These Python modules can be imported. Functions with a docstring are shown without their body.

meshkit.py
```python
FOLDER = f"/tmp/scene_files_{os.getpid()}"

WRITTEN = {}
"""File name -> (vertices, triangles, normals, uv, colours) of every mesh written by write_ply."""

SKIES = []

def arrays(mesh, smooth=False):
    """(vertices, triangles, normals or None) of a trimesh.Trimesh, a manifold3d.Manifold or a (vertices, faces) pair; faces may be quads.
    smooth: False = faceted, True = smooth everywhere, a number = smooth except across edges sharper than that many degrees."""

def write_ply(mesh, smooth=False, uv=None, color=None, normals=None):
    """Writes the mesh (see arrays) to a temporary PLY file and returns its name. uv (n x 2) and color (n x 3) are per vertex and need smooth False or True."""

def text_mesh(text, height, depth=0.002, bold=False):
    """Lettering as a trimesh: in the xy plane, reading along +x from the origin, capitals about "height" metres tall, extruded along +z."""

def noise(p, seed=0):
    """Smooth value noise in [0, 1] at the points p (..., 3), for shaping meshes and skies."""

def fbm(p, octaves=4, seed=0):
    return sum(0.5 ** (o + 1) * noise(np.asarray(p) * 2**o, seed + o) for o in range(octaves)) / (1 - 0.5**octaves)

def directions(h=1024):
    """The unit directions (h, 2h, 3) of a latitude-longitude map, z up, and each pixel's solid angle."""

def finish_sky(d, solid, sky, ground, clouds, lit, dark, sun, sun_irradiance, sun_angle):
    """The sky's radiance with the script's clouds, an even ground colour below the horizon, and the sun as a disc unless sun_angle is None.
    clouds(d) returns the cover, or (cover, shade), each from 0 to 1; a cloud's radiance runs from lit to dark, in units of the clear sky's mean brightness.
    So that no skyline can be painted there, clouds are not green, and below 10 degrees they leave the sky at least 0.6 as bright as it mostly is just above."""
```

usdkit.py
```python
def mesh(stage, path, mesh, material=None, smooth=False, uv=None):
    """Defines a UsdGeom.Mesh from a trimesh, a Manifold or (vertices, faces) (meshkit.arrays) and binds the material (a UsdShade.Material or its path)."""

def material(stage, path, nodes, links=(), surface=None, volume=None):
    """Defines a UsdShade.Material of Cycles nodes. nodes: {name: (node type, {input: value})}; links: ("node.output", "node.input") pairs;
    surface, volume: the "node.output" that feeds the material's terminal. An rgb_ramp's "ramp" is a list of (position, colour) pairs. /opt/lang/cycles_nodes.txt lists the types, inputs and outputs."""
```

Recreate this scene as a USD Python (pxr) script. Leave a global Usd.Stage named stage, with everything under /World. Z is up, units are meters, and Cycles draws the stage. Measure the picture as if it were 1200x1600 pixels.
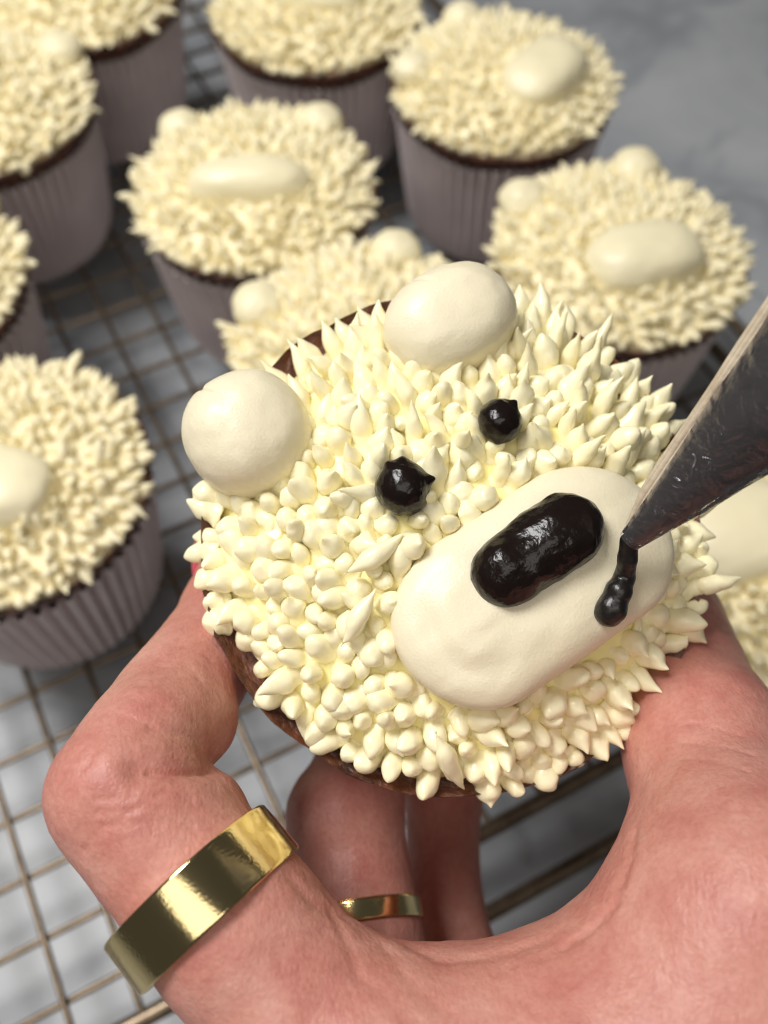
import math, random
import numpy as np, trimesh, usdkit
from scipy.interpolate import CubicSpline
from meshkit import noise, fbm
from pxr import Usd, UsdGeom, UsdLux, UsdShade, Sdf, Gf

random.seed(7); rng = np.random.default_rng(7)
stage = Usd.Stage.CreateInMemory()
UsdGeom.SetStageUpAxis(stage, UsdGeom.Tokens.z); UsdGeom.SetStageMetersPerUnit(stage, 1.0)
UsdGeom.Xform.Define(stage, '/World'); UsdGeom.Scope.Define(stage, '/World/Looks')
MM = 0.001

# ------------------------------------------------------------------ camera
PITCH = math.radians(59.0); CAM = np.array([0, 0, 0.262]); FPX = 1500.0
R = np.array([1.0, 0, 0]); F = np.array([0, math.cos(PITCH), -math.sin(PITCH)]); U = np.array([0, math.sin(PITCH), math.cos(PITCH)])
cam = UsdGeom.Camera.Define(stage, '/World/camera')
cam.CreateHorizontalApertureAttr(24.0); cam.CreateVerticalApertureAttr(32.0)
cam.CreateFocalLengthAttr(24.0 * FPX / 1200); cam.CreateClippingRangeAttr(Gf.Vec2f(0.005, 20))
cam.CreateFStopAttr(24.0 * FPX / 1200 / 2.0); cam.CreateFocusDistanceAttr(0.117)
cam.CreateExposureAttr(0.0)
M = Gf.Matrix4d(); M.SetIdentity()
for i, v in enumerate((R, U, -F, CAM)):
    for j in range(3): M[i, j] = float(v[j])
cam.AddTransformOp().Set(M)

def ray(px, py): return F + R * (px - 600) / FPX - U * (py - 800) / FPX
def P(px, py, d): return CAM + ray(px, py) * d * MM          # a point of the place, d = distance in front of the lens in mm
def onz(px, py, z):
    r = ray(px, py); return CAM + r * (z - CAM[2]) / r[2]

# ------------------------------------------------------------------ light: a lamp up on the left, a ceiling lamp behind, dim room
def aim(prim, pos, target):
    pos, target = np.array(pos, float), np.array(target, float)
    z = pos - target; z /= np.linalg.norm(z); x = np.cross([0.01, 1, 0.02], z); x /= np.linalg.norm(x); y = np.cross(z, x)
    m = Gf.Matrix4d(); m.SetIdentity()
    for i, v in enumerate((x, y, z, pos)):
        for j in range(3): m[i, j] = float(v[j])
    UsdGeom.Xformable(prim).AddTransformOp().Set(m)
def rect(name, pos, target, w, h, inten, col):
    l = UsdLux.RectLight.Define(stage, '/World/' + name); l.CreateWidthAttr(w); l.CreateHeightAttr(h)
    l.CreateIntensityAttr(inten); l.CreateColorAttr(Gf.Vec3f(*col)); aim(l.GetPrim(), pos, target)
rect('window_light', (-0.31, 0.19, 0.74), (0, 0.07, 0.09), 0.28, 0.28, 20.3, (1.0, 0.985, 0.97))
rect('ceiling_light', (-0.12, -0.75, 1.5), (0, 0.1, 0.05), 1.7, 0.9, 1.8, (1.0, 0.95, 0.88))
dome = UsdLux.DomeLight.Define(stage, '/World/room_light')
dm = usdkit.material(stage, '/World/Looks/room_air', {'b': ('background_shader', {'color': (1.0, 0.97, 0.94), 'strength': 0.05})}, surface='b.background')
UsdShade.MaterialBindingAPI.Apply(dome.GetPrim()).Bind(dm)

# ------------------------------------------------------------------ helpers
used = {}
def numbered(path):
    n = used.get(path, -1) + 1; used[path] = n
    return path if n == 0 else f'{path}_{n:03d}'
def obj(name, mesh, mat, parent=None, smooth=True, **data):
    base = parent.GetPath().pathString if parent is not None else '/World'
    p = usdkit.mesh(stage, numbered(f'{base}/{name}'), mesh, mat, smooth=smooth).GetPrim()
    for k, v in data.items(): p.SetCustomDataByKey(k, v)
    return p
def tag(p, label, category, group=None):
    p.SetCustomDataByKey('label', label); p.SetCustomDataByKey('category', category)
    if group: p.SetCustomDataByKey('group', group)
    return p
def frame_matrix(x, y, z, o):
    m = Gf.Matrix4d(); m.SetIdentity()
    for i, v in enumerate((x, y, z, o)):
        for j in range(3): m[i, j] = float(v[j])
    return m
def thing(name, m):
    x = UsdGeom.Xform.Define(stage, numbered('/World/' + name)); x.AddTransformOp().Set(m); return x.GetPrim()
def cat(ms): return trimesh.util.concatenate(ms)
def unit(v): v = np.asarray(v, float); return v / np.linalg.norm(v)

def tube(pts, radii, n=10, flat=None):
    """closed tube along pts with radii (capped)"""
    pts = np.asarray(pts, float); k = len(pts); radii = np.broadcast_to(np.asarray(radii, float), (k,))
    t = np.gradient(pts, axis=0); t /= np.linalg.norm(t, axis=1, keepdims=True)
    ref = np.array([0, 0, 1.0]) if abs(t[0][2]) < .9 else np.array([1.0, 0, 0])
    u = unit(np.cross(t[0], ref)); vs = []
    a = np.arange(n) / n * 2 * np.pi
    for i in range(k):
        u = unit(u - t[i] * (u @ t[i])); w = np.cross(t[i], u)
        vs.append(pts[i] + radii[i] * (np.cos(a)[:, None] * u + np.sin(a)[:, None] * w))
    v = np.vstack(vs + [pts[:1], pts[-1:]]); f = []
    for i in range(k - 1):
        for j in range(n):
            b, c = i * n + j, i * n + (j + 1) % n
            f += [(b, c, c + n), (b, c + n, b + n)]
    e0, e1 = k * n, k * n + 1
    for j in range(n):
        f.append((e0, (j + 1) % n, j)); f.append((e1, (k - 1) * n + j, (k - 1) * n + (j + 1) % n))
    return trimesh.Trimesh(v, np.array(f), process=False)

def lathe(prof, n=64, flutes=0, amp=0.0):
    prof = np.asarray(prof, float); a = np.arange(n) / n * 2 * np.pi; vs = []
    for r, z, g in prof:
        rr = r + g * amp * (1.6 * np.abs(np.cos(flutes * a / 2)) - 1)
        vs.append(np.stack([rr * np.cos(a), rr * np.sin(a), np.full(n, z)], 1))
    v = np.vstack(vs); f = []
    for i in range(len(prof) - 1):
        j = np.arange(n); b, c = i * n + j, i * n + (j + 1) % n
        f.append(np.stack([b, c, c + n], 1)); f.append(np.stack([b, c + n, b + n], 1))
    return trimesh.Trimesh(v, np.vstack(f), process=False)

def surface_net(fn, lo, hi, h):
    lo, hi = np.asarray(lo, float), np.asarray(hi, float); n = np.ceil((hi - lo) / h).astype(int) + 1
    g = np.stack(np.meshgrid(*[lo[i] + h * np.arange(n[i]) for i in range(3)], indexing='ij'), -1)
    val = np.concatenate([fn(s.reshape(-1, 3)).reshape(s.shape[:-1]) for s in np.array_split(g, max(1, n[0] // 8))], 0)
    ins = val < 0
    cs = sum(ins[i:n[0]-1+i, j:n[1]-1+j, k:n[2]-1+k].astype(np.int8) for i in (0, 1) for j in (0, 1) for k in (0, 1))
    cell = np.argwhere((cs > 0) & (cs < 8)); idx = -np.ones(n - 1, int); idx[tuple(cell.T)] = np.arange(len(cell))
    acc, cnt = np.zeros((len(cell), 3)), np.zeros(len(cell)); quads = []
    for ax in range(3):
        e = np.eye(3, dtype=int)[ax]; o1, o2 = [np.eye(3, dtype=int)[(ax + s) % 3] for s in (1, 2)]
        for a in (0, 1):
            for b in (0, 1):
                p = cell + a * o1 + b * o2; q = p + e
                va, vb = val[tuple(p.T)], val[tuple(q.T)]; m = (va < 0) != (vb < 0)
                t = va[m] / (va[m] - vb[m]); acc[m] += p[m] + t[:, None] * e; cnt[m] += 1
        sl0 = [slice(None)] * 3; sl1 = [slice(None)] * 3; sl0[ax] = slice(0, -1); sl1[ax] = slice(1, None)
        A, B = ins[tuple(sl0)], ins[tuple(sl1)]
        for flip, mask in ((False, A & ~B), (True, ~A & B)):
            c = np.argwhere(mask); c = c[(c[:, (ax+1) % 3] > 0) & (c[:, (ax+2) % 3] > 0)]
            c = c[np.all(c - 0 < np.array(n - 1), axis=1)]
            q = np.stack([idx[tuple((c - o1 - o2).T)], idx[tuple((c - o2).T)], idx[tuple(c.T)], idx[tuple((c - o1).T)]], 1)
            quads.append(q[:, ::-1] if flip else q)
    v = lo + h * acc / cnt[:, None]; q = np.vstack(quads); q = q[(q >= 0).all(1)]
    return trimesh.Trimesh(v, np.vstack([q[:, [0, 1, 2]], q[:, [0, 2, 3]]]), process=False)

def smin(a, b, k):
    h = np.clip(0.5 + 0.5 * (b - a) / k, 0, 1); return b * (1 - h) + a * h - k * h * (1 - h)
def cone_sdf(p, a, b, ra, rb):
    ab = b - a; t = np.clip(((p - a) @ ab) / (ab @ ab), 0, 1)
    return np.linalg.norm(p - a - t[:, None] * ab, axis=1) - (ra + (rb - ra) * t)

# ------------------------------------------------------------------ materials
L = '/World/Looks/'
def pbr(name, col, rough, bump=None, var=None, **kw):
    """principled with noise colour variation var=(scale, colour2, lo, hi) and bump list [(kind, scale, distance, strength, detail)]"""
    nodes = {'p': ('principled_bsdf', {'base_color': col, 'roughness': rough, **kw}), 'tc': ('texture_coordinate', {})}
    links = []
    if var:
        nodes['vn'] = ('noise_texture', {'scale': var[0], 'detail': 5, 'roughness': 0.6})
        nodes['vr'] = ('rgb_ramp', {'ramp': [(var[2], col), (var[3], var[1])]})
        links += [('tc.object', 'vn.vector'), ('vn.fac', 'vr.fac'), ('vr.color', 'p.base_color')]
    last = None
    for i, (kind, sc, dist, st, det) in enumerate(bump or []):
        nodes[f't{i}'] = (kind, {'scale': sc, **({'detail': det} if kind == 'noise_texture' else {})})
        nodes[f'b{i}'] = ('bump', {'distance': dist, 'strength': st})
        links += [('tc.object', f't{i}.vector'), (f't{i}.' + ('fac' if kind == 'noise_texture' else 'distance'), f'b{i}.height')]
        if last: links.append((last, f'b{i}.normal'))
        last = f'b{i}.normal'
    if last: links.append((last, 'p.normal'))
    return usdkit.material(stage, L + name, nodes, links, surface='p.BSDF')

m_marble = None
def marble():
    nodes = {'tc': ('texture_coordinate', {}),
             'w': ('noise_texture', {'scale': 9, 'detail': 6, 'roughness': 0.62, 'distortion': 1.2}),
             'wr': ('rgb_ramp', {'ramp': [(0.28, (0.23, 0.242, 0.258)), (0.5, (0.35, 0.363, 0.38)), (0.75, (0.44, 0.45, 0.46))]}),
             'v': ('noise_texture', {'scale': 5, 'detail': 4, 'distortion': 2.5}),
             'vr': ('rgb_ramp', {'ramp': [(0.46, (0, 0, 0)), (0.495, (1, 1, 1)), (0.505, (1, 1, 1)), (0.55, (0, 0, 0))]}),
             's': ('math', {'math_type': 'multiply', 'value2': 0.45}),
             'm': ('mix', {'mix_type': 'mix', 'color2': (0.20, 0.215, 0.24)}),
             'p': ('principled_bsdf', {'roughness': 0.38})}
    return usdkit.material(stage, L + 'marble', nodes, [('tc.object', 'w.vector'), ('tc.object', 'v.vector'), ('w.fac', 'wr.fac'), ('v.fac', 'vr.fac'), ('vr.color', 's.value1'),
                           ('s.value', 'm.fac'), ('wr.color', 'm.color1'), ('m.color', 'p.base_color')], surface='p.BSDF')
m_marble = marble()
m_wire = pbr('bronze_wire', (0.22, 0.165, 0.11), 0.34, var=(220, (0.12, 0.09, 0.06), 0.4, 0.7), metallic=0.75)
FROST = dict(subsurface_weight=0.25, subsurface_scale=0.0012, subsurface_radius=(1.0, 0.85, 0.5), subsurface_method='burley', specular_ior_level=0.45)
m_frost = pbr('buttercream', (0.99, 0.912, 0.605), 0.27, bump=[('noise_texture', 1400, 0.0002, 0.25, 3)], **FROST)
m_smooth = pbr('smooth_buttercream', (0.89, 0.80, 0.575), 0.34, bump=[('noise_texture', 3000, 0.0002, 0.27, 2)], **FROST)
m_frostb = pbr('blurred_buttercream', (0.96, 0.87, 0.585), 0.40)
m_cake = pbr('chocolate_cake', (0.15, 0.05, 0.022), 0.42, bump=[('noise_texture', 420, 0.0012, 0.9, 6)], var=(300, (0.05, 0.016, 0.008), 0.4, 0.65))
m_paper = pbr('mauve_paper', (0.82, 0.73, 0.725), 0.5, bump=[('noise_texture', 600, 0.0003, 0.3, 4)], var=(60, (0.68, 0.60, 0.595), 0.35, 0.7))
m_black = pbr('black_icing', (0.010, 0.006, 0.005), 0.21, bump=[('noise_texture', 480, 0.0006, 0.4, 3), ('noise_texture', 1500, 0.0002, 0.25, 2)], specular_ior_level=0.38)
m_gold = pbr('polished_gold', (0.90, 0.73, 0.37), 0.14, bump=[('noise_texture', 2500, 0.0001, 0.18, 3), ('noise_texture', 300, 0.00012, 0.2, 2)], metallic=1.0)

# ------------------------------------------------------------------ setting: marble counter
RZ = 0.022                                                  # top of the rack's wires
n = 60
gx, gy = np.meshgrid(np.linspace(-1.2, 1.2, n), np.linspace(-0.9, 1.5, n), indexing='ij')
v = np.stack([gx.ravel(), gy.ravel(), np.zeros(n * n)], 1); i = (np.arange(n - 1)[:, None] * n + np.arange(n - 1)).ravel()
obj('marble_counter', (v, np.stack([i, i + n, i + n + 1, i + 1], 1)), m_marble, smooth=False, kind='structure', label='grey veined marble counter top')

# ------------------------------------------------------------------ wire cooling rack
o0 = onz(10, 1280, RZ); dc = (onz(145, 1545, RZ) - o0) / 3; dr = onz(100, 1237, RZ) - o0
cell = (np.linalg.norm(dc) + np.linalg.norm(dr)) / 2
dr = unit(dr); dc = unit(dc - dr * (dc @ dr))
print('cell mm', cell * 1000, dr, dc)
rack = thing('cooling_rack', Gf.Matrix4d(1.0))
tag(rack, 'bronze wire cooling rack with square grid under all the cupcakes', 'cooling rack')
WR = 0.00084
def G(a, b, z=RZ): q = o0 + dr * a * cell + dc * b * cell; return np.array([q[0], q[1], z])
A0, A1, B0, B1 = -14, 16.55, -22, 3.75                       # extent of the rack, in cells
for a in range(A0, 17):
    obj('wire', tube([G(a, B0, RZ - WR), G(a, B1, RZ - WR)], WR, 8), m_wire, rack)
for b in range(B0, 4):
    obj('wire', tube([G(A0, b, RZ - 3 * WR), G(A1, b, RZ - 3 * WR)], WR, 8), m_wire, rack)
FR = 0.0021
def loop_tube(c, r): 
    return tube(c, r, 10)
for off in (0.0, 1.08):
    obj('frame', cat([tube([G(A0 - off, B1 + off, RZ - 2 * WR - .004 * off), G(A1 + off, B1 + off, RZ - 2 * WR - .004 * off)], FR, 10),
                      tube([G(A0 - off, B0 - off, RZ - 2 * WR - .004 * off), G(A1 + off, B0 - off, RZ - 2 * WR - .004 * off)], FR, 10),
                      tube([G(A0 - off, B0 - off, RZ - 2 * WR - .004 * off), G(A0 - off, B1 + off, RZ - 2 * WR - .004 * off)], FR, 10),
                      tube([G(A1 + off, B0 - off, RZ - 2 * WR - .004 * off), G(A1 + off, B1 + off, RZ - 2 * WR - .004 * off)], FR, 10)]), m_wire, rack)
for a, b in ((A0 + 1, B0 + 1), (A1 - 1, B0 + 1), (A0 + 1, B1 - 1), (A1 - 1, B1 - 1)):
    obj('foot', tube([G(a - .6, b, RZ - .002), G(a - .4, b, .001), G(a + .4, b, .001), G(a + .6, b, RZ - .002)], 0.0013, 8), m_wire, rack)

# ------------------------------------------------------------------ cupcakes
RIM, HC = 34.0, 47.5                                        # mm: rim radius, height of the wrapper below the rim
def dome(x, y):                                             # top of the cake (local mm, rim plane z = 0)
    r2 = (x * x + y * y) / RIM ** 2
    return 9.0 * (1 - r2) - 2.5 * np.clip(r2, 0, 2) ** 4
def dome_normal(x, y):
    e = .3; return unit([-(dome(x + e, y) - dome(x - e, y)) / (2 * e), -(dome(x, y + e) - dome(x, y - e)) / (2 * e), 1])
def scaled(m): m = m.copy(); m.apply_scale(MM); return m
def wrapper_mesh():
    out = [(26.2, -HC, .3), (27.2, -HC + 4, 1), (30.0, -HC / 2, 1), (31.9, -6.5, 1.1), (32.8, -4.6, 1.2)]
    inn = [(32.4, -4.6, 1.2), (31.5, -6.5, 1.1), (29.4, -HC / 2, 1), (26.6, -HC + 4, 1), (25.6, -HC + .5, .3)]
    m = lathe([(0.01, -HC, 0)] + out + inn + [(0.01, -HC + .5, 0)], 448, 56, 1.7)
    m.vertices[:, 2] += .5 * np.sin(np.arctan2(m.vertices[:, 1], m.vertices[:, 0]) * 7) * (m.vertices[:, 2] > -5.5); return scaled(m)
def cake_mesh(seed=0):
    pr = [(0.01, -HC + 1, 0), (24, -HC + 1, 0), (30.4, -7, 0), (32.3, -4.2, 0)]
    pr += [(33.6, -2.0, 0), (34.2, .2, 0), (34.0, 1.3, 0)]
    pr += [(r, dome(r, 0) - 1.2, 0) for r in (32, 29, 25, 20, 14, 8, .01)]
    m = lathe(pr, 96); v = m.vertices; k = np.clip((v[:, 2] + 6) / 6, 0, 1)
    v += (k * (fbm(v / 5.0 + seed * 9, 4) - .5) * 1.8)[:, None] * np.where(v[:, 2:3] > 3, [0, 0, 1.0], np.c_[v[:, :2] / RIM, np.zeros(len(v))])
    m.vertices = v; return scaled(m)
def base_mesh(seed, rmax=32.5, lift=1.1):
    nr, na = 34, 96; rs = np.linspace(.01, rmax, nr); prof = [(r, dome(r, 0) + lift * min(1, (rmax - r) / 3 + .1), 0) for r in rs[::-1]]
    prof = [(rmax - 3, dome(rmax - 3, 0) - 2, 0)] + [(rmax - .3, dome(rmax, 0) - 1, 0)] + prof
    m = lathe(prof, na); v = m.vertices; nz = (fbm(v / 2.2 + seed * 5, 3) - .5)
    v[:, 2] += nz * 1.5; a = np.arctan2(v[:, 1], v[:, 0]); w = (np.hypot(v[:, 0], v[:, 1]) > 29)
    v[:, :2] *= (1 + w * .05 * (noise(np.stack([np.cos(a) * 9, np.sin(a) * 9, a * 0 + seed], 1)) - .6))[:, None]
    m.vertices = v; return scaled(m)
SHARP = np.array([(-.28, 1.12), (.04, 1.04), (.12, .97), (.25, 1.0), (.42, .97), (.58, .80), (.74, .54), (.87, .28), (.96, .12), (1.0, .03)])
BLUNT = np.array([(-.28, 1.12), (.04, 1.04), (.12, .97), (.28, 1.0), (.48, .99), (.65, .92), (.80, .74), (.91, .48), (.97, .26), (1.0, .05)])
def spike(base, d, length, rad, bend, sharp=True, n=10, foot=True):
    pr = SHARP if sharp else BLUNT
    if n > 10: tt = np.r_[np.linspace(-.28, .8, 13), .86, .91, .95, .98, 1.0]; pr = np.stack([tt, CubicSpline(pr[:, 0], pr[:, 1])(tt).clip(.02)], 1)
    pr = pr.copy(); pr[:, 1] = np.where(pr[:, 0] < .12, pr[:, 1] if foot else pr[:, 1].clip(0, .6 + 2.5 * pr[:, 0]), pr[:, 1]); t = pr[:, 0]
    pts = base + np.outer(t * length, d) + np.outer(np.clip(t, 0, 1) ** 2, bend)
    m = tube(pts, rad * pr[:, 1], n); v = m.vertices
    m.vertices = v + (noise(v / 1.3) - .5)[:, None] * d * .5 + (np.stack([noise(v / 1.7 + s) for s in (3, 7, 11)], 1) - .5) * .62 * rad / 1.8 + (np.stack([noise(v / .7 + s) for s in (5, 9, 13)], 1) - .5) * .07 * rad / 1.8
    return m
def blob(rx, ry, rz, ex=2.0, seed=0, amp=.03, sub=4, sc=4.0, ez=2.0):
    m = trimesh.creation.icosphere(sub); v = m.vertices
    s = (np.abs(v[:, 0]) ** ex + np.abs(v[:, 1]) ** ex) ** (ez / ex) + np.abs(v[:, 2]) ** ez
    v = v / (s ** (1 / ez))[:, None]; v = v * (1 + amp * (fbm(v * sc / 2 + seed * 3.7, 4)[:, None] - .5) * 2)
    m.vertices = v * [rx, ry, rz]; return m
def tilt_to(m, nrm):
    m = m.copy(); m.apply_transform(trimesh.geometry.align_vectors([0, 0, 1], nrm)); return m
def poisson(rmax, dist, avoid, seed, tries=9000):
    r_ = np.random.default_rng(seed); pts = []
    c = r_.uniform(-rmax, rmax, (tries, 2)); c = c[np.hypot(*c.T) < rmax]
    for p in c:
        if any(f(p) for f in avoid): continue
        if all((p[0] - q[0]) ** 2 + (p[1] - q[1]) ** 2 > dist ** 2 for q in pts): pts.append(p)
    return np.array(pts)

def plain_cupcake(seed, label, m, muzzle=(16, 8.5, 7.5), mc=(1, -6), ears=((-19, 22), (19, 22)), er=7.6, mrot=0):
    t = thing('bear_cupcake', m); tag(t, label, 'cupcake', None)
    obj('wrapper', wrapper_mesh(), m_paper, t, smooth=50)
    obj('cake', cake_mesh(seed), m_cake, t)
    obj('frosting', base_mesh(seed, 32.8, 1.8), m_frostb, t)
    mm = blob(*muzzle, ex=2.6, seed=seed, amp=.07, sc=3.0, ez=2.6); 
    mm.apply_transform(trimesh.transformations.rotation_matrix(mrot, [0, 0, 1])); mm.apply_translation([mc[0], mc[1], dome(*mc) + 3.2])
    mm.vertices[:, 2] -= 2.4; obj('muzzle', scaled(mm), m_frostb, t)
    for k, e in enumerate(ears):
        b = blob(er * .93, er * .9, er * .78, ex=2.3, seed=seed + k, amp=.11, sub=4, sc=3.0); b.apply_translation([e[0], e[1], dome(*e) + 3.8]); obj('ear', scaled(b), m_frostb, t)
    av = [lambda p: ((p[0] - mc[0]) / (muzzle[0] + .5)) ** 2 + ((p[1] - mc[1]) / (muzzle[1] + .5)) ** 2 < .8] + [(lambda p, e=e: math.hypot(p[0] - e[0], p[1] - e[1]) < er - 1) for e in ears]
    pts = poisson(32.3, 2.1, av, 100 + seed); r_ = np.random.default_rng(seed); sp = []
    for p in pts:
        nr = dome_normal(*p); rr = math.hypot(*p) / RIM; rad = np.array([p[0], p[1], 0]) / (math.hypot(*p) + .1)
        d = unit(nr + rad * (.1 + .35 * rr ** 3) + r_.normal(0, .32, 3))
        sp.append(spike(np.array([p[0], p[1], max(dome(*p), 0) + 1.0]), d, r_.uniform(3.4, 5.6), r_.uniform(1.1, 1.65), r_.normal(0, .7, 3), r_.random() < .7, 7))
    obj('frosting_tufts', scaled(cat(sp)), m_frostb, t, kind='stuff', label='many small piped tufts of cream frosting')
    return t
KS = 1.03; CUPZ = RZ + (HC * KS + .1) * MM
def stand(px, py, rot, h=4.0):
    q = onz(px, py, CUPZ + h * MM); c, s = math.cos(rot), math.sin(rot)
    return frame_matrix((KS * c, KS * s, 0), (-KS * s, KS * c, 0), (0, 0, KS), (q[0], q[1], CUPZ))
rad = math.radians
plain_cupcake(1, 'frosted cupcake with wide level muzzle and two ears, whole behind the held one, facing forward', stand(395, 282, rad(2)), (16.5, 7, 8), (0, -9), ((-21, 20), (19, 21)), 7.0)
plain_cupcake(2, 'cream frosted cupcake cut by the top edge, second from left in the back row', stand(492, 4, rad(-10)))
plain_cupcake(3, 'cream frosted cupcake cut off by the top left corner, back row', stand(118, -28, rad(12)))
plain_cupcake(4, 'cream frosted cupcake at left edge, standing in front of the top left corner one', stand(-35, 150, rad(-8)), mc=(-4, -4))
plain_cupcake(5, 'cream frosted cupcake of which only a sliver shows halfway up the left edge', stand(-172, 430, rad(5)))
plain_cupcake(6, 'nearest frosted cupcake at left edge with blurred muzzle and pale pleated wrapper', stand(-6, 740, rad(-4)), (14, 10, 8), (3, -8), ((-24, 16),))
plain_cupcake(7, 'frosted cupcake at upper right beside the bare marble, head turned to the left', stand(787, 120, rad(52)), (15, 10.5, 8.5), (1, -13), ((-17, 22), (13, 25)), 6.8)
plain_cupcake(8, 'frosted cupcake at right with large muzzle, under the marble and above the piping bag', stand(968, 385, rad(14)), (15, 10, 8.5), (1, -11), ((-20, 21), (14, 25)), 7.2)
plain_cupcake(9, 'frosted cupcake mostly hidden, ears just above the held cupcake', stand(572, 532, rad(26)), mc=(2, -13), ears=((-20, 20), (19, 22)), er=7.2)
plain_cupcake(10, 'frosted cupcake at right edge behind the thumb and the piping bag, mostly hidden', stand(1205, 875, rad(10)), (16, 12, 9), (-8, 4), ((-20, 24), (20, 24)))

# ------------------------------------------------------------------ the held cupcake
def cam_dir(x, y, z): return R * x + U * y - F * z          # x right, y up, z towards the lens
ax = unit(cam_dir(0.07, 0.20, 1.0))
fx = cam_dir(math.cos(rad(31)), math.sin(rad(31)), 0); fx = unit(fx - ax * (fx @ ax)); fy = np.cross(ax, fx)
HO = P(710, 839, 133.5)
def to_local(p): q = np.asarray(p) - HO; return np.array([q @ fx, q @ fy, q @ ax]) / MM
def to_world(q): return HO + (fx * q[0] + fy * q[1] + ax * q[2]) * MM
def hit(px, py, lift=0.0):
    o = to_local(CAM); d = to_local(CAM + ray(px, py)) - o; lo, hi = 60 * MM, 200 * MM
    for t in np.linspace(lo, hi, 1400):
        q = o + d * t
        if q[2] < dome(q[0], q[1]) + lift: return q
    return q
held = thing('bear_cupcake', frame_matrix(fx, fy, ax, HO))
tag(held, 'held bear face cupcake in sharp focus with black eyes, nose and unfinished mouth', 'cupcake')
obj('wrapper', wrapper_mesh(), m_paper, held, smooth=50)
ck = cake_mesh(20); ck.vertices[:, :2] *= 1.03; ck.apply_translation(to_local(HO - (R * .1 - U * .2) * MM) * [MM, MM, 0]); obj('cake', ck, m_cake, held)
m_under = pbr('buttercream_layer', (0.99, 0.885, 0.42), 0.35, **FROST)
obj('frosting', base_mesh(20, 32.6, .9), m_under, held)
# muzzle
mcq = hit(840, 910, 4.0); MA, MB_ = 19.6, 11.2
mrot = rad(3.0)
def muz_f(p):
    x = p[:, 0] + .35 * np.sin(p[:, 1] / 5.0); y = p[:, 1] + .22 * (noise(np.stack([p[:, 0] / 7, p[:, 0] * 0 + 2, p[:, 0] * 0], 1)) - .5) * 2
    d = np.hypot(np.maximum(np.abs(x) - (MA - MB_), 0), y) / MB_
    zt = 5.3 + .5 * (fbm(p / 8.0, 2, 4) - .5) * 2 - .004 * (x * x + y * y)
    c = np.hypot((p[:, 0] + 10.5) / 4.6, (p[:, 1] - .2) / 6.0)                   # the swirl where the piping began
    zt += .30 * (fbm(np.stack([p[:, 0] / 9, p[:, 1] / 2.6, p[:, 0] * 0], 1), 3, 9) - .5) * 2
    zt -= .55 / (1 + np.exp((p[:, 0] + 11 + .5 * p[:, 1]) / .9)) * np.exp(-((c - 1) / .3) ** 2)
    return ((d ** 2.7 + (np.abs(p[:, 2]) / zt) ** 3.0) ** (1 / 2.55) - 1) * MB_
mz = surface_net(muz_f, (-MA - 2, -MB_ - 2, -6), (MA + 2, MB_ + 2, 10), .5); trimesh.smoothing.filter_taubin(mz, iterations=8)
mz.apply_transform(trimesh.transformations.rotation_matrix(mrot, [0, 0, 1]))
mz.apply_translation([mcq[0], mcq[1], dome(mcq[0], mcq[1]) + 1.6]); obj('muzzle', scaled(mz), m_smooth, held)
muz_v = mz.vertices
def muz_top(x, y):
    k = np.argsort((muz_v[:, 0] - x) ** 2 + (muz_v[:, 1] - y) ** 2 + 1e3 * (muz_v[:, 2] < dome(x, y)))[:6]; return muz_v[k, 2].max()
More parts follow.
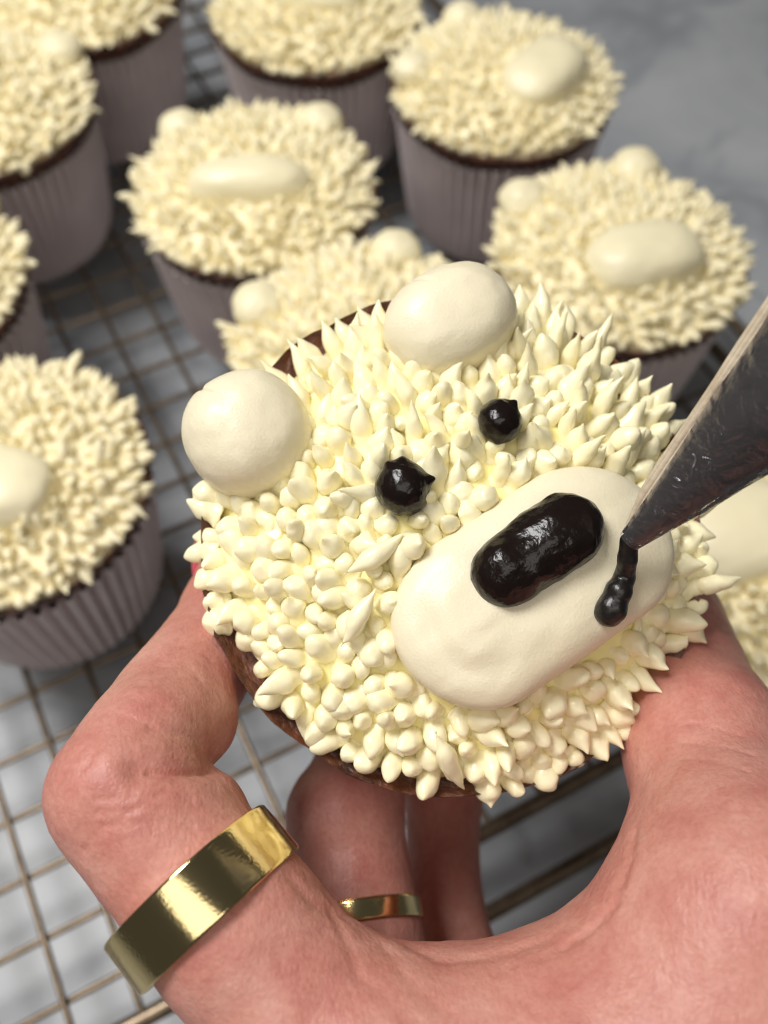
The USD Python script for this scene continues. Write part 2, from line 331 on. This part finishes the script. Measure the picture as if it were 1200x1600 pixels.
def hit_muzzle(px, py, lift=0):
    o = to_local(CAM); d = to_local(CAM + ray(px, py)) - o
    for t in np.linspace(.095, .14, 300):
        q = o + d * t
        if q[2] < muz_top(q[0], q[1]) + lift: return q
    return q
# ears
ears = []
for (px, py, rx, ry, rz, s) in ((388, 684, 8.5, 8.5, 8.0, 3), (700, 512, 9.4, 7.5, 6.6, 8)):
    q = hit(px, py, 3.0); b = blob(rx, ry, rz, ex=2.2, seed=s, amp=.07, sub=5, sc=2.0, ez=2.35); v = b.vertices
    c = np.abs(np.arctan2(v[:, 1] - 4.2, v[:, 0] + .5) - 2.2 + .25 * v[:, 2] / 8)                       # the crease the tip left
    v *= (1 - .045 * np.exp(-(c / .14) ** 2) * (np.hypot(v[:, 0], v[:, 1] - 4.2) < 6))[:, None]
    b.vertices = v; b.apply_translation(q + [0, 0, 1.7]); ears.append((q[0], q[1], rx)); obj('ear', scaled(b), m_smooth, held)
eye_at = []
# eyes with the little tips the icing left
for (px, py, r, tips, s) in ((629, 762, 3.45, ((628, 716), (680, 750), (601, 722)), 1), (781, 658, 2.85, ((806, 627), (775, 690)), 2)):
    q = hit(px, py, 4.3); wq = to_world(q); eye_at.append((q[0], q[1], r))
    b = blob(r, r * 1.06, r * 1.05, seed=s, amp=.07, sub=4, sc=3.5); b.apply_translation(q); ms = []
    v = b.vertices
    for k, (tx, ty) in enumerate(tips):
        dv = to_local(wq + (P(tx, ty, 124) - P(px, py, 124))) - q; ln = np.linalg.norm(dv); dv = unit(dv + [0, 0, .3 * ln])
        reach = ln / r - 1 + (.05 if k < 2 else -.05)
        cs = (v - q) @ dv / np.linalg.norm(v - q, axis=1)
        v = v + dv * (r * max(reach, .12) * np.exp(-((1 - cs) / .022)))[:, None]
    b.vertices = v; obj('eye', scaled(b), m_black, held, label='black icing eye with small peaks')
# nose: a row of merged beads
ns = []; nq = []
for (px, py, r, l) in ((786, 896, 4.1, .6), (806, 884, 4.3, .9), (838, 860, 4.5, 1.2), (866, 842, 4.7, 1.0), (888, 828, 4.6, .7)):
    q = hit_muzzle(px, py, 0.0); nq.append((q + [0, 0, .3], r))
def nose_f(p):
    d = None
    for q, r in nq:
        e = (np.linalg.norm((p - q) / [1, 1, .85], axis=1) - r); d = e if d is None else smin(d, e, 1.2)
    return d + .9 * (fbm(p / 2.6, 3) - .5)
c = np.array([q for q, r in nq]); ob = surface_net(nose_f, c.min(0) - 7, c.max(0) + 7, .35); trimesh.smoothing.filter_taubin(ob, iterations=8)
obj('nose', scaled(ob), m_black, held, label='glossy black bean shaped icing nose')
# mouth: a string of icing still joined to the bag's tip
TIP = P(983, 846, 116.0); tl = to_local(TIP)
mq = [(tl, 1.15)]
pa, pb = hit_muzzle(976, 902, .9), hit_muzzle(966, 925, .9)
mq += [(tl * .5 + pa * .5 + [0, 0, .3], 1.15), (pa, 1.3), (pb, 1.55), (hit_muzzle(956, 950, .9), 1.8), (hit_muzzle(951, 958, .7), 1.75)]
def mouth_f(p):
    d = None
    for (a, ra), (b, rb) in zip(mq[:-1], mq[1:]):
        e = cone_sdf(p, a, b, ra, rb); d = e if d is None else smin(d, e, .4)
    for q, r in ((pb + [0, 0, .3], 1.7), (mq[-2][0], 1.9)): d = smin(d, np.linalg.norm(p - q, axis=1) - r, .35)
    return d + .25 * (fbm(p / 1.2, 2) - .5)
c = np.array([q for q, r in mq]); ob = surface_net(mouth_f, c.min(0) - 3.5, c.max(0) + 3.5, .25); trimesh.smoothing.filter_taubin(ob, iterations=6)
m_mouth = pbr('mouth_icing', (0.012, 0.010, 0.009), 0.3, bump=[('noise_texture', 900, 0.0003, 0.4, 3)])
obj('mouth', scaled(ob), m_mouth, held, label='thin dull black icing line of the mouth')
# piped fur, spike by spike
cm, sm = math.cos(-mrot), math.sin(-mrot)
def in_muz(p, g=0.6):
    x, y = p[0] - mcq[0], p[1] - mcq[1]; x, y = cm * x - sm * y, sm * x + cm * y
    return math.hypot(max(abs(x) - (MA - MB_), 0), y) < MB_ + g
av = [in_muz] + [(lambda p, e=e: math.hypot(p[0] - e[0], p[1] - e[1]) < e[2] - .3) for e in ears] + [(lambda p, e=e: math.hypot(p[0] - e[0], p[1] - e[1]) < e[2] - .2 or (abs(p[0] - e[0]) < 2.2 and 0 < e[1] - p[1] < 4.2)) for e in eye_at]
FO = to_local(HO + (R * .1 + U * .15) * MM)[:2]
ul, ll = [unit(to_local(HO + q * MM)[:2]) for q in (-R * .55 + U, -R * .62 - U)]
def bare(p): q = np.hypot(*p); return q > 31.0 and (p @ ul / q > .90 or (p @ ll / q > .80 and q > 31.8))
pts = poisson(33.8, 2.02, [lambda p: bare(p)] + [lambda p, f=f: f(p + FO) for f in av], 5, 26000) + FO
r_ = np.random.default_rng(3); up = to_local(HO + U * MM); sp = []
for p in pts:
    nr = dome_normal(*p); q = math.hypot(*p); rr = q / RIM; radial = np.array([p[0], p[1], 0]) / (q + .1)
    edge = min(1, max(0, (rr - .72) / .28))
    hi_ = float(np.clip(np.dot(to_local(HO + U * MM), [p[0], p[1], 0]) / 22, 0, 1))
    d = unit(nr + radial * (.12 + .8 * edge) + up * (.28 + .34 * hi_) + r_.normal(0, .24, 3) - [0, 0, .02 * edge])
    wp = to_world(np.array([p[0], p[1], dome(*p)])); low = (wp - HO) @ (U * .8 - R * .6) / MM / 34     # + towards the upper left of the face
    sharp = r_.random() < (.75 if (wp - HO) @ U > 6 * MM or (edge > .15 and (wp - HO) @ (U * .6 + R * .8) > -6 * MM) else .2 if edge > .3 else .12)
    ln = r_.uniform(2.4, 4.0) + (.8 if (wp - HO) @ U > 0 else .1) * edge * r_.random() + 1.35 * hi_ + (.5 if sharp else -.5)
    sp.append((rr, spike(np.array([p[0], p[1], max(dome(*p), -.6) + .5]), d, ln, r_.uniform(1.2, 1.9) - .1 * hi_, r_.normal(0, .9, 3), sharp, 14)))
for px, py, qx, qy, ln in ((560, 885, 590, 868, 7), (690, 1165, 712, 1215, 8), (1090, 915, 1160, 905, 5.5), (545, 990, 575, 940, 6.5)):   # a few laid over sideways
    q = hit(px, py, 4.2); e = hit(qx, qy, 4.2) if qx < 1100 else q + to_local(HO + (R * .98 + U * .12 - F * .3) * MM) * 6
    sp.append((0, spike(q, unit(e - q), ln, 1.35, r_.normal(0, .4, 3), True, 14, foot=False)))
def clear_of_hand(m):
    w = np.array([to_world(q) for q in m.vertices[::5]]) / MM
    return all(cone_sdf(w, P(*a[:3]) / MM, P(*b[:3]) / MM, a[3], b[3]).min() > -.2 for a, b in (((368, 955, 147, 7.0), (376, 868, 161, 6.4)), ((208, 1195, 116, 8.0), (368, 955, 147, 7.0)), ((1098, 1160, 131, 9.8), (1046, 972, 152, 8.4))))
sp = [x for x in sp if clear_of_hand(x[1])]
print('spikes', len(sp))
for k, (rr, m) in enumerate(sp[-300:]): obj('frosting_spike', scaled(m), m_frost, held)
if len(sp) > 300: obj('frosting_spikes_rest', scaled(cat([m for _, m in sp[:-300]])), m_frost, held, kind='stuff')

# ------------------------------------------------------------------ the hand
J = dict(I0=(592, 1712, 107, 12.8), Im=(360, 1440, 110, 9.2), I1=(198, 1240, 114, 9.4), I1b=(303, 1276, 116, 5.9), I1d=(308, 1130, 125, 5.0), I1e=(235, 1138, 118, 5.6), I1f=(230, 1272, 112, 6.5), I1c=(208, 1195, 116, 8.2), I2=(368, 955, 147, 7.2), I3=(376, 868, 161, 6.5),
         T3=(1046, 972, 152, 8.4), T2=(1098, 1160, 131, 9.8), T1=(1188, 1446, 110, 13.8), T0=(1180, 1800, 108, 20),
         W1=(640, 1722, 108, 13), W2=(870, 1765, 108, 14), H1=(820, 1900, 118, 20), WR=(1060, 2150, 122, 25), FA=(1200, 3000, 140, 28),
         B0=(605, 1760, 132, 10), B1=(538, 1275, 151, 8.6), B2=(590, 1140, 172, 7.8), B3=(650, 1075, 190, 7.0),
         C0=(780, 1760, 142, 11), Cm=(692, 1430, 165, 6.6), C1=(692, 1235, 178, 6.8), C2=(720, 1120, 196, 6.3))
JP = {k: (P(*v[:3]) / MM, v[3]) for k, v in J.items()}
def seg(p, a, b): return cone_sdf(p, JP[a][0], JP[b][0], JP[a][1], JP[b][1])
def ball(p, a): return np.linalg.norm(p - JP[a][0], axis=1) - JP[a][1]
def hand_f(p):
    h = seg(p, 'WR', 'H1')
    for a, b, k in (('WR', 'FA', 8), ('WR', 'T0', 10), ('H1', 'W1', 12), ('H1', 'W2', 12), ('W1', 'W2', 8), ('T0', 'W2', 12), ('H1', 'T0', 12), ('T0', 'T1', 8), ('W2', 'T1', 11), ('T1', 'T2', 7), ('T2', 'T3', 5), ('W1', 'I0', 8)):
        h = smin(h, seg(p, a, b), k)
    ix = smin(seg(p, 'I0', 'Im'), seg(p, 'Im', 'I1'), 4); ix = smin(ix, seg(p, 'I1f', 'I1b'), 3)
    h = smin(h, ix, 3.5)
    h = smin(h, smin(smin(seg(p, 'I1c', 'I2'), seg(p, 'I1e', 'I1d'), 2.5), seg(p, 'I2', 'I3'), 4), .7)
    b = smin(smin(seg(p, 'B0', 'B1'), seg(p, 'B1', 'B2'), 2.5), seg(p, 'B2', 'B3'), 3)
    c = smin(smin(seg(p, 'C0', 'Cm'), seg(p, 'Cm', 'C1'), 3), seg(p, 'C1', 'C2'), 3)
    d = smin(smin(h, seg(p, 'H1', 'B0'), 8), b, 2.0)
    d = smin(smin(d, seg(p, 'H1', 'C0'), 8), c, 2.0)
    return d
allp = np.array([q for q, r in JP.values()]); allr = np.array([r for q, r in JP.values()])
lo, hi = (allp - allr[:, None]).min(0) - 3, (allp + allr[:, None]).max(0) + 3
hm = surface_net(hand_f, lo, hi, 1.5)
def settle(m, it=2):
    v = m.vertices.copy()
    for _ in range(it):
        e = .05; d = hand_f(v); g = np.stack([hand_f(v + np.eye(3)[k] * e) - d for k in range(3)], 1) / e
        v = v - g * (d / np.maximum((g * g).sum(1), .25))[:, None]
    m.vertices = v; return g / np.linalg.norm(g, axis=1, keepdims=True)
trimesh.smoothing.filter_taubin(hm, iterations=6)
hm = hm.subdivide(); nrm = settle(hm)
hm = hm.subdivide(); nrm = settle(hm, 1)
v = hm.vertices
# folds and wrinkles, as relief
def to_px(p):
    q = p * MM - CAM; z = q @ F; return np.stack([600 + FPX * (q @ R) / z, 800 - FPX * (q @ U) / z], 1), z / MM
def fold(p, pts, width, depth):
    """a groove along a line over the skin (points of the place, mm)"""
    pts = [np.asarray(a) for a in pts]; d = np.full(len(p), 1e9)
    for a, b in zip(pts[:-1], pts[1:]): d = np.minimum(d, cone_sdf(p, a, b, 0, 0))
    return -depth * np.exp(-(d / width) ** 2)
def skin_pt(px, py):
    o, r = CAM / MM, ray(px, py); t = 80.0
    for _ in range(60): t += float(hand_f((o + r * t)[None])[0]) * .85
    return o + r * t
def line(*pp): return [skin_pt(*q) for q in pp]
disp = np.zeros(len(v))
near = lambda c, rr: np.exp(-(np.linalg.norm(v - c, axis=1) / rr) ** 2)
folds = [(line((455, 1372), (490, 1412), (540, 1432), (600, 1450)), .9, .26), (line((520, 1425), (545, 1480), (560, 1520)), .8, .16), (line((640, 1478), (690, 1500), (760, 1495), (850, 1470)), 1.1, .25),
         (line((600, 1480), (650, 1545), (700, 1580)), 1., .15), (line((560, 1520), (610, 1560), (650, 1600)), .9, .12), (line((970, 1380), (985, 1340), (990, 1300)), .8, .3),
         (line((880, 1480), (930, 1445), (960, 1410)), .8, .35), (line((235, 1140), (290, 1150), (340, 1168)), .7, .22), (line((235, 1204), (270, 1205), (300, 1203), (328, 1199)) + [skin_pt(328, 1199) + F * 7 + R * 1.5], .45, .5), (line((215, 1204), (260, 1205), (300, 1203), (328, 1199)) + [skin_pt(328, 1199) + F * 7 + R * 1.5], 1.7, .9)]
for q in ((((100, 1250), (140, 1190), (160, 1140))), ((92, 1225), (128, 1170), (148, 1128)), ((160, 1080), (220, 1070), (280, 1090)), ((185, 1045), (245, 1040), (310, 1060)),
          ((215, 1010), (270, 1008), (330, 1030)), ((130, 1330), (200, 1270), (260, 1235)), ((1000, 1150), (1080, 1130), (1160, 1150)), ((150, 1250), (220, 1245), (300, 1250)), ((150, 1270), (230, 1263), (310, 1268)), ((160, 1292), (240, 1284), (300, 1290)), ((150, 1115), (200, 1120), (240, 1135)), ((165, 1090), (215, 1092), (260, 1105)), ((200, 1030), (250, 1030), (300, 1045)), ((1010, 1200), (1085, 1185), (1170, 1205)), ((990, 1175), (1080, 1160), (1175, 1180))):
    folds.append((line(*q), .42, .15))
for ln, w, dp in folds: disp += fold(v, ln, w, dp)
disp += (fbm(v / 6.0, 3) - .5) * .5 + (fbm(v / 1.1, 2, 5) - .5) * .10
hm.vertices = v + nrm * disp[:, None]
skin_red = np.clip(sum(w * near(JP[k][0], rr) for k, rr, w in (('I3', 20, .9), ('I2', 13, .6), ('B1', 22, .15), ('C1', 22, .15), ('T3', 24, .5), ('I1', 8, .25))) + (fbm(v / 9.0, 3, 2) - .5) * .5, 0, 1)

def skin():
    nodes = {'tc': ('texture_coordinate', {}), 'a': ('attribute', {'attribute': 'flush'}),
             'n1': ('noise_texture', {'scale': 130, 'detail': 5, 'roughness': .65, 'distortion': .4}), 'n1r': ('rgb_ramp', {'ramp': [(.28, (.50, .18, .145)), (.5, (.59, .26, .205)), (.72, (.66, .335, .27))]}),
             'mx': ('mix', {'mix_type': 'mix', 'color2': (.60, .17, .13)}),
             'sp': ('noise_texture', {'scale': 1500, 'detail': 2}), 'spr': ('rgb_ramp', {'ramp': [(.35, (.9, .86, .84)), (.6, (1, 1, 1))]}), 'mm': ('mix', {'mix_type': 'multiply', 'fac': .8}),
             'vo': ('voronoi_texture', {'scale': 1400, 'feature': 'distance_to_edge'}), 'b0': ('bump', {'distance': .0004, 'strength': .2}),
             'mp': ('mapping', {'scale': (1900, 700, 1300), 'rotation': (.4, .3, .7), 'mapping_type': 'point'}), 'n2': ('noise_texture', {'scale': 1, 'detail': 4}), 'b1': ('bump', {'distance': .0005, 'strength': .20}),
             'ad': ('math', {'math_type': 'multiply', 'value2': .6}),
             'p': ('principled_bsdf', {'roughness': .43, 'subsurface_weight': .22, 'subsurface_scale': .0022, 'subsurface_radius': (1, .35, .2), 'subsurface_method': 'burley', 'specular_ior_level': .33})}
    return usdkit.material(stage, L + 'skin', nodes, [('tc.object', 'n1.vector'), ('n1.fac', 'n1r.fac'), ('n1r.color', 'mx.color1'), ('a.fac', 'ad.value1'), ('ad.value', 'mx.fac'), ('tc.object', 'sp.vector'), ('sp.fac', 'spr.fac'),
        ('mx.color', 'mm.color1'), ('spr.color', 'mm.color2'), ('mm.color', 'p.base_color'), ('tc.object', 'vo.vector'), ('vo.distance', 'b0.height'), ('tc.object', 'mp.vector'), ('mp.vector', 'n2.vector'), ('n2.fac', 'b1.height'),
        ('b0.normal', 'b1.normal'), ('b1.normal', 'p.normal')], surface='p.BSDF')
m_skin = skin()
hb = CAM * 0
hand = thing('person_hand', Gf.Matrix4d(1.0)); tag(hand, 'left hand gripping the bear cupcake between thumb and bent fingers', 'hand')
skp = obj('skin', (hm.vertices * MM, hm.faces), m_skin, hand)
UsdGeom.PrimvarsAPI(skp).CreatePrimvar('flush', Sdf.ValueTypeNames.FloatArray, 'vertex').Set([float(x) for x in skin_red])
# nail of the forefinger, on the far left of its tip
m_nail = pbr('nail_varnish', (0.62, 0.06, 0.12), .15)
nb = blob(5.2, 6.5, 1.1, sub=3, amp=0); nl = P(372, 868, 146) / MM
fd = unit(JP['I3'][0] - JP['I2'][0]); side = unit(-R * .85 + U * .1 + F * .45); side = unit(side - fd * (side @ fd)); ox = np.cross(fd, side)
nb.vertices[:, 2] -= .05 * nb.vertices[:, 0] ** 2
nb.vertices = JP['I3'][0] + side * 6.9 + np.outer(nb.vertices[:, 0], ox) + np.outer(nb.vertices[:, 1], fd) + np.outer(nb.vertices[:, 2], side)
obj('nail', scaled(nb), m_nail, hand, label='pink varnished nail of the forefinger')

# ------------------------------------------------------------------ rings
def ring_mesh(c, axis, ref, r_in, r_out, w, sq):
    """a band with flattened faces: superellipse outline, rounded rims"""
    a = np.linspace(0, 2 * np.pi, 160, endpoint=False); k = (np.abs(np.cos(a)) ** sq + np.abs(np.sin(a)) ** sq) ** (-1 / sq)
    sec = [(0, -w + .5), (0, w - .5), (.2, w - .1), (.5, w), (r_out - r_in - .45, w), (r_out - r_in - .12, w - .1), (r_out - r_in, w - .4), (r_out - r_in, -w + .4), (r_out - r_in - .12, -w + .1), (r_out - r_in - .45, -w), (.5, -w), (.2, -w + .1)]
    u = unit(ref - axis * (ref @ axis)); v_ = np.cross(axis, u); vs = []
    for t, z in sec:
        f_ = min(1, t / (r_out - r_in)); rr = (r_in + t) * (1 + f_ * (k - 1) * .8)
        vs.append(c + np.outer(rr * np.cos(a), u) + np.outer(rr * np.sin(a), v_) + axis * z)
    n_, m_ = len(a), len(sec); f = []
    for i in range(m_):
        j = np.arange(n_); b, c2 = i * n_ + j, i * n_ + (j + 1) % n_; d, e = ((i + 1) % m_) * n_ + j, ((i + 1) % m_) * n_ + (j + 1) % n_
        f += [np.stack([b, d, e], 1), np.stack([b, e, c2], 1)]
    m = trimesh.Trimesh(np.vstack(vs), np.vstack(f), process=False)
    if m.volume < 0: m.invert()
    return m
axr = unit(JP['I1'][0] - JP['Im'][0] + 0.0); rc = P(320, 1400, 110.6) / MM
tag(obj('gold_ring', scaled(ring_mesh(rc, axr, -R * .25 - U * .2 - F * 1.0, 9.6, 10.8, 3.45, 2.7)), m_gold, smooth=25), 'wide polished gold ring with flat faces on the forefinger', 'ring')
tb = .36; c2 = JP['B1'][0] * (1 - tb) + JP['B0'][0] * tb
tag(obj('gold_ring', scaled(ring_mesh(c2, unit(JP['B1'][0] - JP['B0'][0] + F * 2), R, 8.9, 9.7, 1.5, 2.0)), m_gold, smooth=25), 'narrow gold ring in shadow on the middle finger under the cupcake', 'ring')

# ------------------------------------------------------------------ piping bag
bag = thing('piping_bag', Gf.Matrix4d(1.0)); tag(bag, 'clear piping bag of black icing with tan seam, its tip drawing the mouth', 'piping bag')
tipm = TIP / MM; endm = P(1200, 646, 105) / MM; bd = unit(endm - tipm); LB = 130.0
u = unit(np.cross(bd, F)); u = u if (u @ U) > 0 else -u; w_ = np.cross(bd, u)
def cone(r0, slope, t0, t1, lump, seed, nt=60, na=48, cap=True):
    ts = np.linspace(0, 1, nt) ** 1.3 * (t1 - t0) + t0; a = np.arange(na) / na * 2 * np.pi; vs = []
    for t in ts:
        r = r0 + slope * t; s = np.stack([np.cos(a) * 2, np.sin(a) * 2, np.full(na, t / 9.0)], 1)
        r = r * (1 + lump * min(1, t / 12) * (fbm(s + seed, 3) - .5) * 2)
        vs.append(tipm + bd * t + np.outer(np.cos(a) * r, u) + np.outer(np.sin(a) * r * .86, w_))
    v = np.vstack(vs); f = []
    for i in range(nt - 1):
        j = np.arange(na); b, c = i * na + j, i * na + (j + 1) % na
        f += [np.stack([b, c, c + na], 1), np.stack([b, c + na, b + na], 1)]
    k = len(v); v = np.vstack([v, vs[0].mean(0), vs[-1].mean(0)]); j = np.arange(na)
    if not cap: v = v[:-2]
    if cap: f += [np.stack([np.full(na, k), (j + 1) % na, j], 1), np.stack([np.full(na, k + 1), (nt - 1) * na + j, (nt - 1) * na + (j + 1) % na], 1)]
    m = trimesh.Trimesh(v, np.vstack(f), process=False)
    if cap and m.volume < 0: m.invert()
    return m
SL = .215
film = {'tc': ('texture_coordinate', {}), 'mp': ('mapping', {'scale': (300, 300, 300)}), 'n': ('noise_texture', {'scale': 1, 'detail': 3, 'distortion': 1.0}), 'b': ('bump', {'distance': .0012, 'strength': .8}),
        't': ('transparent_bsdf', {'color': (.93, .93, .94)}), 'g': ('glossy_bsdf', {'color': (1, 1, 1), 'roughness': .12}), 'd': ('diffuse_bsdf', {'color': (.30, .28, .29)}),
        'fr': ('fresnel', {'IOR': 1.45}), 'm1': ('mix_closure', {'fac': .13}), 'm2': ('mix_closure', {})}
m_film = usdkit.material(stage, L + 'clear_film', film, [('tc.object', 'mp.vector'), ('mp.vector', 'n.vector'), ('n.fac', 'b.height'), ('b.normal', 'g.normal'), ('b.normal', 'fr.normal'),
                         ('t.BSDF', 'm1.closure1'), ('d.BSDF', 'm1.closure2'), ('fr.fac', 'm2.fac'), ('m1.closure', 'm2.closure1'), ('g.BSDF', 'm2.closure2')], surface='m2.closure')
m_icing = pbr('icing_in_bag', (0.022, 0.018, 0.018), .4, var=(90, (0.012, 0.008, 0.008), .4, .6))
obj('film', scaled(cone(1.4, SL, 0, LB, .09, 2, cap=False)), m_film, bag)
obj('icing', scaled(cone(1.05, SL - .028, -.3, LB - 8, .05, 2)), m_icing, bag)
m_seam = pbr('tan_seam', (0.62, 0.52, 0.38), .5, bump=[('noise_texture', 900, .0004, .5, 4)], var=(300, (.48, .38, .26), .4, .7))
st = np.linspace(1.5, LB, 60)
for k, (o_, r) in enumerate(((.1, .62), (.6, .52), (1.0, .36))):
    wob = .12 * (noise(np.stack([st / 5, st * 0 + k, st * 0], 1)) - .5)
    pts = tipm + np.outer(st, bd) + np.outer(1.4 + SL * st + o_ * np.clip(st / 6, .2, 1) - .3 + wob, u)
    obj('seam', scaled(tube(pts, np.clip(st / 5, .5, 1) * r, 8)), m_seam, bag)
m_thread = pbr('clear_thread', (.7, .66, .6), .2)
for s in range(4):
    t = 11.5 + s * .9; b0 = tipm + bd * t + u * (1.4 + SL * t) * (.75 - .1 * s) - F * (1.6 + SL * t) * .55; a = np.linspace(0, 3.6, 16) + s
    pts = b0 - u * (1.5 * np.sin(a / 2.2))[:, None] + bd * (.9 * np.cos(a))[:, None] - F * (.5 + .3 * np.sin(a * 1.7))[:, None]
    obj('thread', scaled(tube(pts, .10, 6)), m_thread, bag)
